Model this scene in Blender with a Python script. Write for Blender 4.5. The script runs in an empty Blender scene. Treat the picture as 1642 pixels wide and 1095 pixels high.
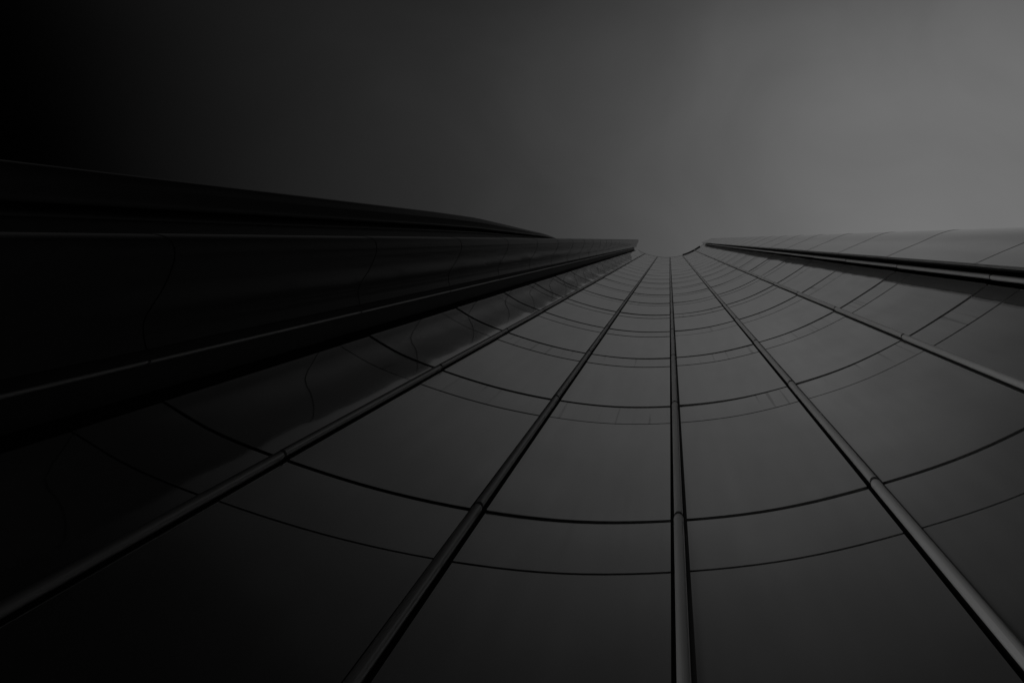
import bpy, bmesh, math, random
from mathutils import Vector
random.seed(7)
S = bpy.context.scene
COL = S.collection

# ------------------------------------------------------------------ camera
CAM_Z = 1.6
cd = bpy.data.cameras.new("camera")
cam = bpy.data.objects.new("camera", cd); COL.objects.link(cam)
cam.location = (0, 0, CAM_Z)
cam.rotation_euler = (math.pi, 0, math.pi)         # lens pointed straight up along the facade
FPX, W, H = 900.0, 1642.0, 1095.0
VX, VY = 1073.34, 384.79                           # where the verticals meet
cd.sensor_width = 36.0
cd.lens = 36.0 * FPX / W
cd.shift_x = (W / 2 - VX) / W
cd.shift_y = -(H / 2 - VY) / W
cd.clip_start = 0.05
cd.clip_end = 3000
S.camera = cam

# ------------------------------------------------------------------ light
SUN_ELEV = math.radians(17)
SUN_AZ = Vector((0.86, 0.51))
SUN_STRENGTH = 1.5
SUN_ANGLE = math.radians(22)
SKY_STRENGTH = 0.10
EXPOSURE = 0.0

w = bpy.data.worlds.new("World"); S.world = w; w.use_nodes = True
nt = w.node_tree; N = nt.nodes; L = nt.links
bg = N["Background"]
def node(tree, t, **k):
    n = tree.nodes.new(t)
    for a, b in k.items(): setattr(n, a, b)
    return n
def math_node(tree, op, a, b=None, c=None):
    n = tree.nodes.new("ShaderNodeMath"); n.operation = op
    for i, v in enumerate((a, b, c)):
        if v is None: continue
        if isinstance(v, (int, float)): n.inputs[i].default_value = v
        else: tree.links.new(v, n.inputs[i])
    return n.outputs[0]
def curve(tree, x, pts):
    n = tree.nodes.new("ShaderNodeFloatCurve")
    c = n.mapping.curves[0]
    n.mapping.use_clip = False
    while len(c.points) > 2: c.points.remove(c.points[1])
    c.points[0].location = pts[0]; c.points[1].location = pts[-1]
    for p in pts[1:-1]: c.points.new(*p)
    for p in c.points: p.handle_type = 'AUTO_CLAMPED'
    n.mapping.update()
    tree.links.new(x, n.inputs["Value"])
    return n.outputs[0]
sky = node(nt, "ShaderNodeTexSky", sky_type='NISHITA')
sky.sun_disc = False
sky.sun_elevation = SUN_ELEV
sky.sun_rotation = math.atan2(SUN_AZ.x, SUN_AZ.y)
sky.air_density = 1.0; sky.dust_density = 4.0
bw = node(nt, "ShaderNodeRGBToBW"); L.new(sky.outputs[0], bw.inputs[0])
tc = node(nt, "ShaderNodeTexCoord")
sep = node(nt, "ShaderNodeSeparateXYZ"); L.new(tc.outputs["Generated"], sep.inputs[0])
# overcast sky, graded from bright at -x to night-dark at +x
ex = math_node(nt, 'MULTIPLY_ADD', sep.outputs[0], -0.5, 0.5)
ey = math_node(nt, 'MULTIPLY_ADD', sep.outputs[1], 0.5, 0.5)
def srgb(v):
    v /= 255.0
    return v / 12.92 if v <= 0.04045 else ((v + 0.055) / 1.055) ** 2.4
def px2e(px):
    a = (px - VX) / FPX
    return 0.5 + 0.5 * a / math.sqrt(1 + a * a)
SKY_X = [(0, 0), (px2e(-150), 0)] + [(px2e(p), srgb(v)) for p, v in
         ((0, 0.3), (100, 1.8), (200, 7), (400, 22), (600, 37), (800, 51), (1000, 72), (1200, 95), (1400, 109), (1640, 113))] + \
        [(px2e(1800), srgb(95)), (px2e(2050), srgb(50)), (px2e(2400), srgb(18)), (1, srgb(6))]
SKY_Y = [(0, 0.5), (0.40, 1.0), (0.5, 1.0), (0.59, 0.97), (0.70, 0.63), (0.745, 0.41), (0.79, 0.20), (0.82, 0.11), (0.85, 0.04), (0.89, 0.015), (1, 0.01)]  # both sky curves shaped out of view to tune the wall's reflections
cx_ = curve(nt, ex, SKY_X)
cy_ = curve(nt, ey, SKY_Y)
noi = node(nt, "ShaderNodeTexNoise"); L.new(tc.outputs["Generated"], noi.inputs["Vector"])
noi.inputs["Scale"].default_value = 3.6; noi.inputs["Detail"].default_value = 4.0; noi.inputs["Distortion"].default_value = 0.6
nz = math_node(nt, 'MULTIPLY_ADD', noi.outputs[0], 0.45, 0.775)
ec = math_node(nt, 'SUBTRACT', sep.outputs[1], sep.outputs[0])        # unseen -x +y corner of the sky darkened to dim reflections
ec = math_node(nt, 'MULTIPLY_ADD', ec, 0.25, 0.5)
SKY_C = [(0, 1), (0.60, 1), (0.705, 0.97), (0.735, 0.30), (0.76, 0.12), (1, 0.10)]
cc_ = curve(nt, ec, SKY_C)
m = math_node(nt, 'MULTIPLY', cx_, cy_)
m = math_node(nt, 'MULTIPLY', m, cc_)
m = math_node(nt, 'MULTIPLY', m, nz)
SKY_GAIN = 10.0
m = math_node(nt, 'MULTIPLY', m, SKY_GAIN)
veil = math_node(nt, 'POWER', bw.outputs[0], 0.08)     # the cloud lets little of the clear-sky pattern through
tot = math_node(nt, 'MULTIPLY', m, veil)
L.new(tot, bg.inputs["Color"])
bg.inputs["Strength"].default_value = SKY_STRENGTH

sl = bpy.data.lights.new("sun", 'SUN'); sl.energy = SUN_STRENGTH; sl.angle = SUN_ANGLE
sl.color = (1, 0.995, 0.985)
sun = bpy.data.objects.new("sun", sl); COL.objects.link(sun)
hd = SUN_AZ.normalized() * math.cos(SUN_ELEV)
sun.rotation_euler = Vector((hd.x, hd.y, math.sin(SUN_ELEV))).to_track_quat('Z', 'Y').to_euler()
sun.location = (30, 20, 120)
S.view_settings.view_transform = 'Standard'; S.view_settings.look = 'None'
S.view_settings.exposure = EXPOSURE; S.view_settings.gamma = 1.0

# ------------------------------------------------------------------ materials
def principled(name, col, rough, metal=0.0, ior=1.5, coat=0.0, coat_rough=0.05):
    mt = bpy.data.materials.new(name); mt.use_nodes = True
    b = mt.node_tree.nodes["Principled BSDF"]
    b.inputs["Base Color"].default_value = (col, col, col, 1)
    b.inputs["Roughness"].default_value = rough
    b.inputs["Metallic"].default_value = metal
    b.inputs["IOR"].default_value = ior
    b.inputs["Coat Weight"].default_value = coat
    b.inputs["Coat Roughness"].default_value = coat_rough
    return mt, b
def grime(mt, b, col, amt, scale, streak):
    t = mt.node_tree
    g = node(t, "ShaderNodeNewGeometry")
    mp = node(t, "ShaderNodeMapping"); mp.inputs["Scale"].default_value = (scale, scale, scale * streak)
    t.links.new(g.outputs["Position"], mp.inputs[0])
    n1 = node(t, "ShaderNodeTexNoise"); n1.inputs["Scale"].default_value = 1; n1.inputs["Detail"].default_value = 6
    t.links.new(mp.outputs[0], n1.inputs["Vector"])
    f = math_node(t, 'MULTIPLY_ADD', n1.outputs[0], amt, 1 - amt * 0.5)
    f = math_node(t, 'MULTIPLY', f, col)
    t.links.new(f, b.inputs["Base Color"])
    return g
P_BASE = 0.82
P_ROUGH = 0.045
P_IOR = 2.0
P_METAL = 0.973
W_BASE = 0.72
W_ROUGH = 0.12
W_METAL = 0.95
PANEL, pb = principled("coated_panel", P_BASE, P_ROUGH, metal=P_METAL, ior=P_IOR)
geo = grime(PANEL, pb, P_BASE, 0.22, 5.0, 0.12)
# dirt: short drip marks in patches, and each sheet from a slightly different batch
t = PANEL.node_tree
old = pb.inputs["Base Color"].links[0].from_socket
mp = node(t, "ShaderNodeMapping"); mp.inputs["Scale"].default_value = (7, 7, 0.45)
t.links.new(geo.outputs["Position"], mp.inputs[0])
d1 = node(t, "ShaderNodeTexNoise"); d1.inputs["Scale"].default_value = 1.0; d1.inputs["Detail"].default_value = 3
t.links.new(mp.outputs[0], d1.inputs["Vector"])
d2 = node(t, "ShaderNodeTexNoise"); d2.inputs["Scale"].default_value = 0.5; d2.inputs["Detail"].default_value = 2
t.links.new(geo.outputs["Position"], d2.inputs["Vector"])
def ramp01(x, a, b):
    n = t.nodes.new("ShaderNodeMapRange"); n.interpolation_type = 'SMOOTHSTEP'
    n.inputs["From Min"].default_value = a; n.inputs["From Max"].default_value = b
    t.links.new(x, n.inputs["Value"]); return n.outputs[0]
dm = math_node(t, 'MULTIPLY', ramp01(d1.outputs[0], 0.58, 0.72), ramp01(d2.outputs[0], 0.5, 0.64))
dm = math_node(t, 'MULTIPLY_ADD', dm, -0.06, 1.0)
oi = node(t, "ShaderNodeObjectInfo")
ba = math_node(t, 'MULTIPLY_ADD', oi.outputs["Random"], 0.06, 0.97)
t.links.new(math_node(t, 'MULTIPLY', math_node(t, 'MULTIPLY', old, dm), ba), pb.inputs["Base Color"])
# oil-canning of the sheets
t = PANEL.node_tree
nb = node(t, "ShaderNodeTexNoise"); nb.inputs["Scale"].default_value = 0.55; nb.inputs["Detail"].default_value = 1.5
t.links.new(geo.outputs["Position"], nb.inputs["Vector"])
bu = node(t, "ShaderNodeBump"); bu.inputs["Strength"].default_value = 0.25; bu.inputs["Distance"].default_value = 0.05
t.links.new(nb.outputs[0], bu.inputs["Height"]); t.links.new(bu.outputs[0], pb.inputs["Normal"])
t.links.new(bu.outputs[0], pb.inputs["Coat Normal"])
DRIP = PANEL.copy(); DRIP.name = "coated_panel_with_drips"
for n in DRIP.node_tree.nodes:
    if n.type == 'MAPPING' and abs(n.inputs["Scale"].default_value[0] - 7) < 0.01:
        n.inputs["Scale"].default_value = (16, 16, 0.3)
    if n.type == 'MATH' and n.operation == 'MULTIPLY_ADD' and abs(n.inputs[1].default_value + 0.06) < 0.001:
        n.inputs[1].default_value = -0.32
    if n.type == 'MAP_RANGE' and abs(n.inputs["From Min"].default_value - 0.50) < 0.01:
        n.inputs["From Min"].default_value = 0.40; n.inputs["From Max"].default_value = 0.54
    if n.type == 'MAP_RANGE' and abs(n.inputs["From Min"].default_value - 0.58) < 0.01:
        n.inputs["From Min"].default_value = 0.60; n.inputs["From Max"].default_value = 0.66
TUBE, tb = principled("tube_metal", 0.17, 0.28, metal=0.25); grime(TUBE, tb, 0.17, 0.3, 9.0, 0.2)
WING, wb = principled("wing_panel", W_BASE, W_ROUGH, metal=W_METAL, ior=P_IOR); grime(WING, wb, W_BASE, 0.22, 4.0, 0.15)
SHADED, kb = principled("shade_darkened_cladding", 0.032, 0.18, ior=1.08); grime(SHADED, kb, 0.032, 0.3, 4.0, 0.15)  # wing and neighbour cladding with the left side's shade put into its colour
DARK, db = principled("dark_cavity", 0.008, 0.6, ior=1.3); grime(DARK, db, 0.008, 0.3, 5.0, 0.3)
ROOF, rb_ = principled("roof_membrane", 0.08, 0.8); grime(ROOF, rb_, 0.08, 0.3, 1.0, 1.0)
STONE, sb_ = principled("asphalt", 0.05, 0.9); grime(STONE, sb_, 0.05, 0.5, 2.0, 1.0)

# ------------------------------------------------------------------ plan geometry
ST = 3.6                       # storey height in metres
C = ST / FPX                   # plan unit to metre
H0 = 1.45                      # first thick joint above the lens, in storeys
def P(u, v): return Vector((-u * C, -v * C))
def Z(h): return CAM_Z + h * ST
TOP = 23.35

def catmull(pts, n=24):
    out = []
    q = [2 * pts[0] - pts[1]] + list(pts) + [2 * pts[-1] - pts[-2]]
    for i in range(1, len(q) - 2):
        p0, p1, p2, p3 = q[i - 1:i + 3]
        def tj(t, a, b): return t + max(1e-6, (b - a).length) ** 0.5
        t0 = 0; t1 = tj(t0, p0, p1); t2 = tj(t1, p1, p2); t3 = tj(t2, p2, p3)
        for k in range(n):
            t = t1 + (t2 - t1) * k / n
            a1 = p0 * ((t1 - t) / (t1 - t0)) + p1 * ((t - t0) / (t1 - t0))
            a2 = p1 * ((t2 - t) / (t2 - t1)) + p2 * ((t - t1) / (t2 - t1))
            a3 = p2 * ((t3 - t) / (t3 - t2)) + p3 * ((t - t2) / (t3 - t2))
            b1 = a1 * ((t2 - t) / (t2 - t0)) + a2 * ((t - t0) / (t2 - t0))
            b2 = a2 * ((t3 - t) / (t3 - t1)) + a3 * ((t - t1) / (t3 - t1))
            out.append(b1 * ((t2 - t) / (t2 - t1)) + b2 * ((t - t1) / (t2 - t1)))
    out.append(pts[-1].copy())
    return out

class Curve2:
    """plan curve by arc length; nrm() is on the right-hand side when sign=+1"""
    def __init__(s, pts, sign=1):
        s.p = pts; s.s = [0.0]; s.sign = sign
        for a, b in zip(pts, pts[1:]): s.s.append(s.s[-1] + (b - a).length)
        s.len = s.s[-1]
    def at(s, x):
        x = min(max(x, 0), s.len)
        lo, hi = 0, len(s.s) - 1
        while hi - lo > 1:
            mid = (lo + hi) // 2
            if s.s[mid] <= x: lo = mid
            else: hi = mid
        f = (x - s.s[lo]) / max(1e-9, s.s[hi] - s.s[lo])
        return s.p[lo].lerp(s.p[hi], f)
    def tan(s, x):
        d = 0.04
        return (s.at(min(x + d, s.len)) - s.at(max(x - d, 0))).normalized()
    def nrm(s, x):
        t = s.tan(x); return Vector((t.y, -t.x)) * s.sign
    def nearest(s, q):
        i = min(range(len(s.p)), key=lambda k: (s.p[k] - q).length)
        return s.s[i]

def link(name, bm, mat, parent=None, smooth=False):
    me = bpy.data.meshes.new(name); bm.normal_update(); bm.to_mesh(me); bm.free()
    if smooth:
        for f in me.polygons: f.use_smooth = True
    me.materials.append(mat)
    o = bpy.data.objects.new(name, me); COL.objects.link(o)
    if parent: o.parent = parent
    return o
def empty(name, label, cat, loc=(0, 0, 0)):
    o = bpy.data.objects.new(name, None); COL.objects.link(o); o.location = loc
    o["label"] = label; o["category"] = cat
    return o

def add_panel(bm, cv, s0, s1, z0, z1, out0=0.0, out1=0.0, depth=0.05, seg=10, skew=0.0):
    """curved sheet with folded edges; out0/out1: how proud the bottom/top edge stands"""
    fr, ed, bk = [], [], []
    for z, o in ((z0, out0), (z1, out1)):
        a, c, b = [], [], []
        for i in range(seg + 1):
            x = s0 + (s1 - s0) * i / seg
            p = cv.at(x); n = cv.nrm(x)
            k = o + skew * (i / seg - 0.5)
            q = p + n * k; r = p + n * (min(k, 0) - depth)
            a.append(bm.verts.new((q.x, q.y, z))); c.append(bm.verts.new((q.x, q.y, z))); b.append(bm.verts.new((r.x, r.y, z)))
        fr.append(a); ed.append(c); bk.append(b)
    flip = cv.sign < 0
    def F(*v):
        return bm.faces.new(v[::-1] if flip else v)
    for i in range(seg):
        F(fr[0][i], fr[0][i + 1], fr[1][i + 1], fr[1][i]).smooth = True
        F(bk[0][i], bk[0][i + 1], ed[0][i + 1], ed[0][i])
        F(ed[1][i], ed[1][i + 1], bk[1][i + 1], bk[1][i])
    F(bk[0][0], ed[0][0], ed[1][0], bk[1][0])
    F(ed[0][-1], bk[0][-1], bk[1][-1], ed[1][-1])

def add_sheet(bm, pts, z0, z1):
    lo = [bm.verts.new((p.x, p.y, z0)) for p in pts]; hi = [bm.verts.new((p.x, p.y, z1)) for p in pts]
    for i in range(len(pts) - 1): bm.faces.new((lo[i], lo[i + 1], hi[i + 1], hi[i]))

def add_ring_stack(bm, rings, cap=True):
    vs = [[bm.verts.new(p) for p in r] for r in rings]
    n = len(rings[0])
    for a, b in zip(vs, vs[1:]):
        for i in range(n):
            bm.faces.new((a[i], a[(i + 1) % n], b[(i + 1) % n], b[i]))
    if cap:
        bm.faces.new(vs[0][::-1]); bm.faces.new(vs[-1])

def tube_mesh(c2, n2, joints, r_top, r_bot, step, nseg=20):
    """sections one above another; each stands a little proud of the one above"""
    bm = bmesh.new()
    for a, b in zip(joints, joints[1:]):
        rings = []
        prof = ((a + 0.012, r_bot, step), (b - 0.03, r_top, 0.0), (b - 0.012, r_top - 0.004, 0.0), (b - 0.012, r_top * 0.8, 0.0))
        for z, r, o in prof:
            c = c2 + n2 * o
            rings.append([(c.x + r * math.cos(2 * math.pi * k / nseg), c.y + r * math.sin(2 * math.pi * k / nseg), z) for k in range(nseg)])
        add_ring_stack(bm, rings)
    # inner sleeve closing the seams
    r = r_bot * 0.78
    add_ring_stack(bm, [[(c2.x + r * math.cos(2 * math.pi * k / nseg), c2.y + r * math.sin(2 * math.pi * k / nseg), z) for k in range(nseg)] for z in (joints[0], joints[-1] - 0.02)])
    return bm

# ------------------------------------------------------------------ main tower
WALL_PTS = [(-1178, 378), (-1062, 446), (-906, 508.7), (-680, 580), (-446, 630), (-215, 656), (22, 652.9), (252, 627),
            (480, 572.4), (702, 498), (926, 388.2), (1070, 301), (1180, 228), (1270, 163)]
WALL = Curve2(catmull([P(*p) for p in WALL_PTS]), sign=1)
# normal must face the camera (plan origin)
if WALL.nrm(WALL.len / 2).dot(-WALL.at(WALL.len / 2)) < 0: WALL.sign = -1
RIBS = [WALL.nearest(P(*p)) for p in ((-906, 508.7), (-446, 630), (22, 652.9), (480, 572.4), (926, 388.2))]

tower = empty("curved_tower", "tall tower with a concave wall of smooth grey panels and round vertical ribs", "tower")

majors = [0.0] + [Z(H0 + k) for k in range(-1, 22)] + [Z(TOP)]
minors = [Z(H0 + k - 0.222) for k in range(-1, 22)]
HALF = 0.077                      # half width of the channel at a rib
edges = [0.0] + RIBS + [WALL.len - 0.03]
bays = []
for i in range(6):
    bays.append((edges[i] + (HALF if i else 0.0), edges[i + 1] - (HALF if i < 5 else 0.06)))

rest_big, rest_small = bmesh.new(), bmesh.new()
for k in range(len(majors) - 1):
    z0, z1 = majors[k], majors[k + 1]
    zm = minors[k] if k < len(minors) else None
    for b, (s0, s1) in enumerate(bays):
        own = k < 16
        fl = min(1.0, max(0.3, 1.0 - (k - 6) * 0.09))      # the upper sheets sit flusher
        sk = random.uniform(-0.009, 0.009)
        bm = bmesh.new() if own else rest_big
        top = (zm - 0.008 * fl) if zm and zm > z0 + 0.2 else z1 - 0.014 * fl
        add_panel(bm, WALL, s0, s1, z0 + 0.012 * fl, top, (0.015 + random.uniform(-.002, .002)) * fl, random.uniform(-.003, .003) * fl, skew=sk)
        if own: link("cladding_panel", bm, PANEL, tower)
        if zm and zm > z0 + 0.2:
            bm = bmesh.new() if own else rest_small
            add_panel(bm, WALL, s0, s1, zm + 0.004, z1 - 0.014 * fl, 0.006 * fl, random.uniform(-.002, .002) * fl, skew=sk)
            if own: link("spandrel_panel", bm, DRIP if k > 1 else PANEL, tower)
o = link("cladding_panel", rest_big, PANEL, tower); o["kind"] = "stuff"
o = link("spandrel_panel", rest_small, DRIP, tower); o["kind"] = "stuff"

# dark backing behind the open joints
bm = bmesh.new()
add_sheet(bm, [WALL.at(x) - WALL.nrm(x) * 0.10 for x in [WALL.len * i / 120 for i in range(121)]], 0, Z(TOP) - 0.05)
link("backing_wall", bm, DARK, tower)
for s in RIBS:
    n = WALL.nrm(s)
    o = link("rib_tube", tube_mesh(WALL.at(s) + n * 0.034, n, majors, 0.046, 0.041, 0.012), TUBE, tower, smooth=False)
for pt, n, rr in ((P(-1214, 284), Vector((-1, 0)), 0.020), (P(1268, 147), Vector((0.5, 0.85)).normalized(), 0.046)):
    link("rib_tube", tube_mesh(pt, n, majors, rr, rr * 0.9, 0.008), TUBE, tower)

# deep dark slots between the wall and the wings
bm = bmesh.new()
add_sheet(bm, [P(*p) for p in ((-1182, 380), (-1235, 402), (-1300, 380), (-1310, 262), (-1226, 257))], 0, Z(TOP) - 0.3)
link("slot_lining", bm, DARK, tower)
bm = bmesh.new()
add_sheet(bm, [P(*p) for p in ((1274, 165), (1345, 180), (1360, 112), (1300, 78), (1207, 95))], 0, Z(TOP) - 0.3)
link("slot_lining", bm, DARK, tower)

# wings: bulging panel columns either side
LW = [(-1216, 254), (-1223, 222), (-1222, 190), (-1204, 155), (-1184, 124), (-1162, 80), (-1150, 36), (-1158, 4), (-1190, -12), (-1260, -10), (-1360, 25), (-1520, 120), (-1700, 260)]
RW = [(1203, 93), (1300, 50), (1396, 10), (1480, -28), (1534, -47), (1580, -55.5), (1640, -52), (1730, -15), (1860, 90), (2000, 260)]
for pts, wing_mat in ((LW, SHADED), (RW, WING)):
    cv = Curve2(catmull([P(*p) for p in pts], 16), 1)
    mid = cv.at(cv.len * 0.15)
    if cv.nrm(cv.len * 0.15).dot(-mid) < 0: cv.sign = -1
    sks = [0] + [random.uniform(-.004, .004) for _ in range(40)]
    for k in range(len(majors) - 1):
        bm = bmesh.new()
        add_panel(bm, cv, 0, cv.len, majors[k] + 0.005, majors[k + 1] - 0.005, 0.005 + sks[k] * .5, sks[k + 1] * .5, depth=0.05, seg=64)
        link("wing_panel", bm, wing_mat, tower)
    bm = bmesh.new()
    add_sheet(bm, [cv.at(cv.len * i / 80) - cv.nrm(cv.len * i / 80) * 0.08 for i in range(81)], 0, Z(TOP) - 0.1)
    link("backing_wall", bm, DARK, tower)
# rear of the tower and roof
rear = [P(*p) for p in ((-1700, 262), (-1700, 3600), (2000, 3600), (2000, 262))]
bm = bmesh.new(); add_sheet(bm, rear, 0, Z(TOP) - 0.05); link("rear_wall", bm, WING, tower)
bm = bmesh.new()
ring = [P(-1700, 262)] + [P(*p) for p in ((-1300, 380), (-1235, 402))] + [WALL.at(WALL.len * i / 40) - WALL.nrm(WALL.len * i / 40) * 0.12 for i in range(41)] + [P(1345, 170), P(2000, 262), P(2000, 3600), P(-1700, 3600)]
bm.faces.new([bm.verts.new((p.x, p.y, Z(TOP) - 0.12)) for p in ring])
link("roof", bm, ROOF, tower)
# coping along the top edge
bm = bmesh.new()
add_panel(bm, WALL, WALL.len * 0.0, WALL.len, Z(TOP) - 0.01, Z(TOP) + 0.10, 0.02, 0.02, depth=0.3, seg=60)
link("coping", bm, TUBE, tower)

sa, sb = WALL.nearest(P(500, 562)), WALL.nearest(P(1150, 250))
bm = bmesh.new()
add_panel(bm, WALL, sa, sb, Z(TOP) + 0.104, Z(TOP) + 0.26, 0.13, 0.13, depth=0.3, seg=24)
link("parapet_gutter", bm, DARK, tower)

# ------------------------------------------------------------------ second tower behind the left wing
U = 3000.0
def g_of(h):
    """how far the top bows over, by height in storeys"""
    pts = [(0, 1), (U / 373, 1), (U / 310, .96), (U / 264, .785), (U / 230, .60), (U / 205, .44), (U / 190, .24), (U / 182, .06)]
    for (a, x), (b, y) in zip(pts, pts[1:]):
        if h <= b: return x + (y - x) * (h - a) / (b - a)
    return pts[-1][1]
rt = empty("neighbour_tower", "second tower with shade in its colour, a bowed top and deep slot, half hidden behind the left edge", "tower", (-P(-U, 0).x * 0, 0, 0))
hs = [-CAM_Z / ST] + [k * 0.5 for k in range(0, 32)] + [15.6, 15.9, 16.2, U / 182]
def loft(name, plan, mat, thick=None):
    bm = bmesh.new(); rows = []
    for h in hs:
        g = g_of(h)
        rows.append([bm.verts.new((P(u, v * g).x, P(u, v * g).y, Z(h))) for u, v in plan])
    for a, b in zip(rows, rows[1:]):
        for i in range(len(plan) - 1):
            f = bm.faces.new((a[i], a[i + 1], b[i + 1], b[i])); f.smooth = True
    return link(name, bm, mat, rt)
def smooth_plan(pts, n=8): return [tuple(p) for p in catmull([Vector(p) for p in pts], n)]
loft("face_panel", smooth_plan([(-3900, -120), (-3500, -330), (-3200, -372), (-3050, -366), (-2970, -345), (-2950, -300), (-2960, -240), (-2975, -205), (-3000, -184), (-3040, -178), (-3100, -182)]), SHADED)
loft("slot_lining", [(-3100, -182), (-3160, -170), (-3160, -110), (-3060, -105)], DARK)
loft("rib_tube", [(-3010 + 20 * math.cos(a), -123 + 14 * math.sin(a)) for a in [2 * math.pi * k / 14 for k in range(15)]], SHADED)
loft("return_wall", [(-3025, -108), (-3000, 0), (-2980, 150), (-3000, 300)], DARK)
loft("rear_wall", [(-3900, -120), (-3900, 300), (-3000, 300)], SHADED)
bm = bmesh.new()
bm.faces.new([bm.verts.new((P(u, v * .06).x, P(u, v * .06).y, Z(U / 182))) for u, v in ((-3900, -120), (-3200, -372), (-2950, -300), (-3000, 0), (-3000, 300), (-3900, 300))])
link("roof", bm, ROOF, rt)

# ------------------------------------------------------------------ ground
bm = bmesh.new()
bm.faces.new([bm.verts.new(p) for p in ((-1500, -1500, 0), (1500, -1500, 0), (1500, 1500, 0), (-1500, 1500, 0))])
o = link("ground", bm, STONE); o["kind"] = "structure"
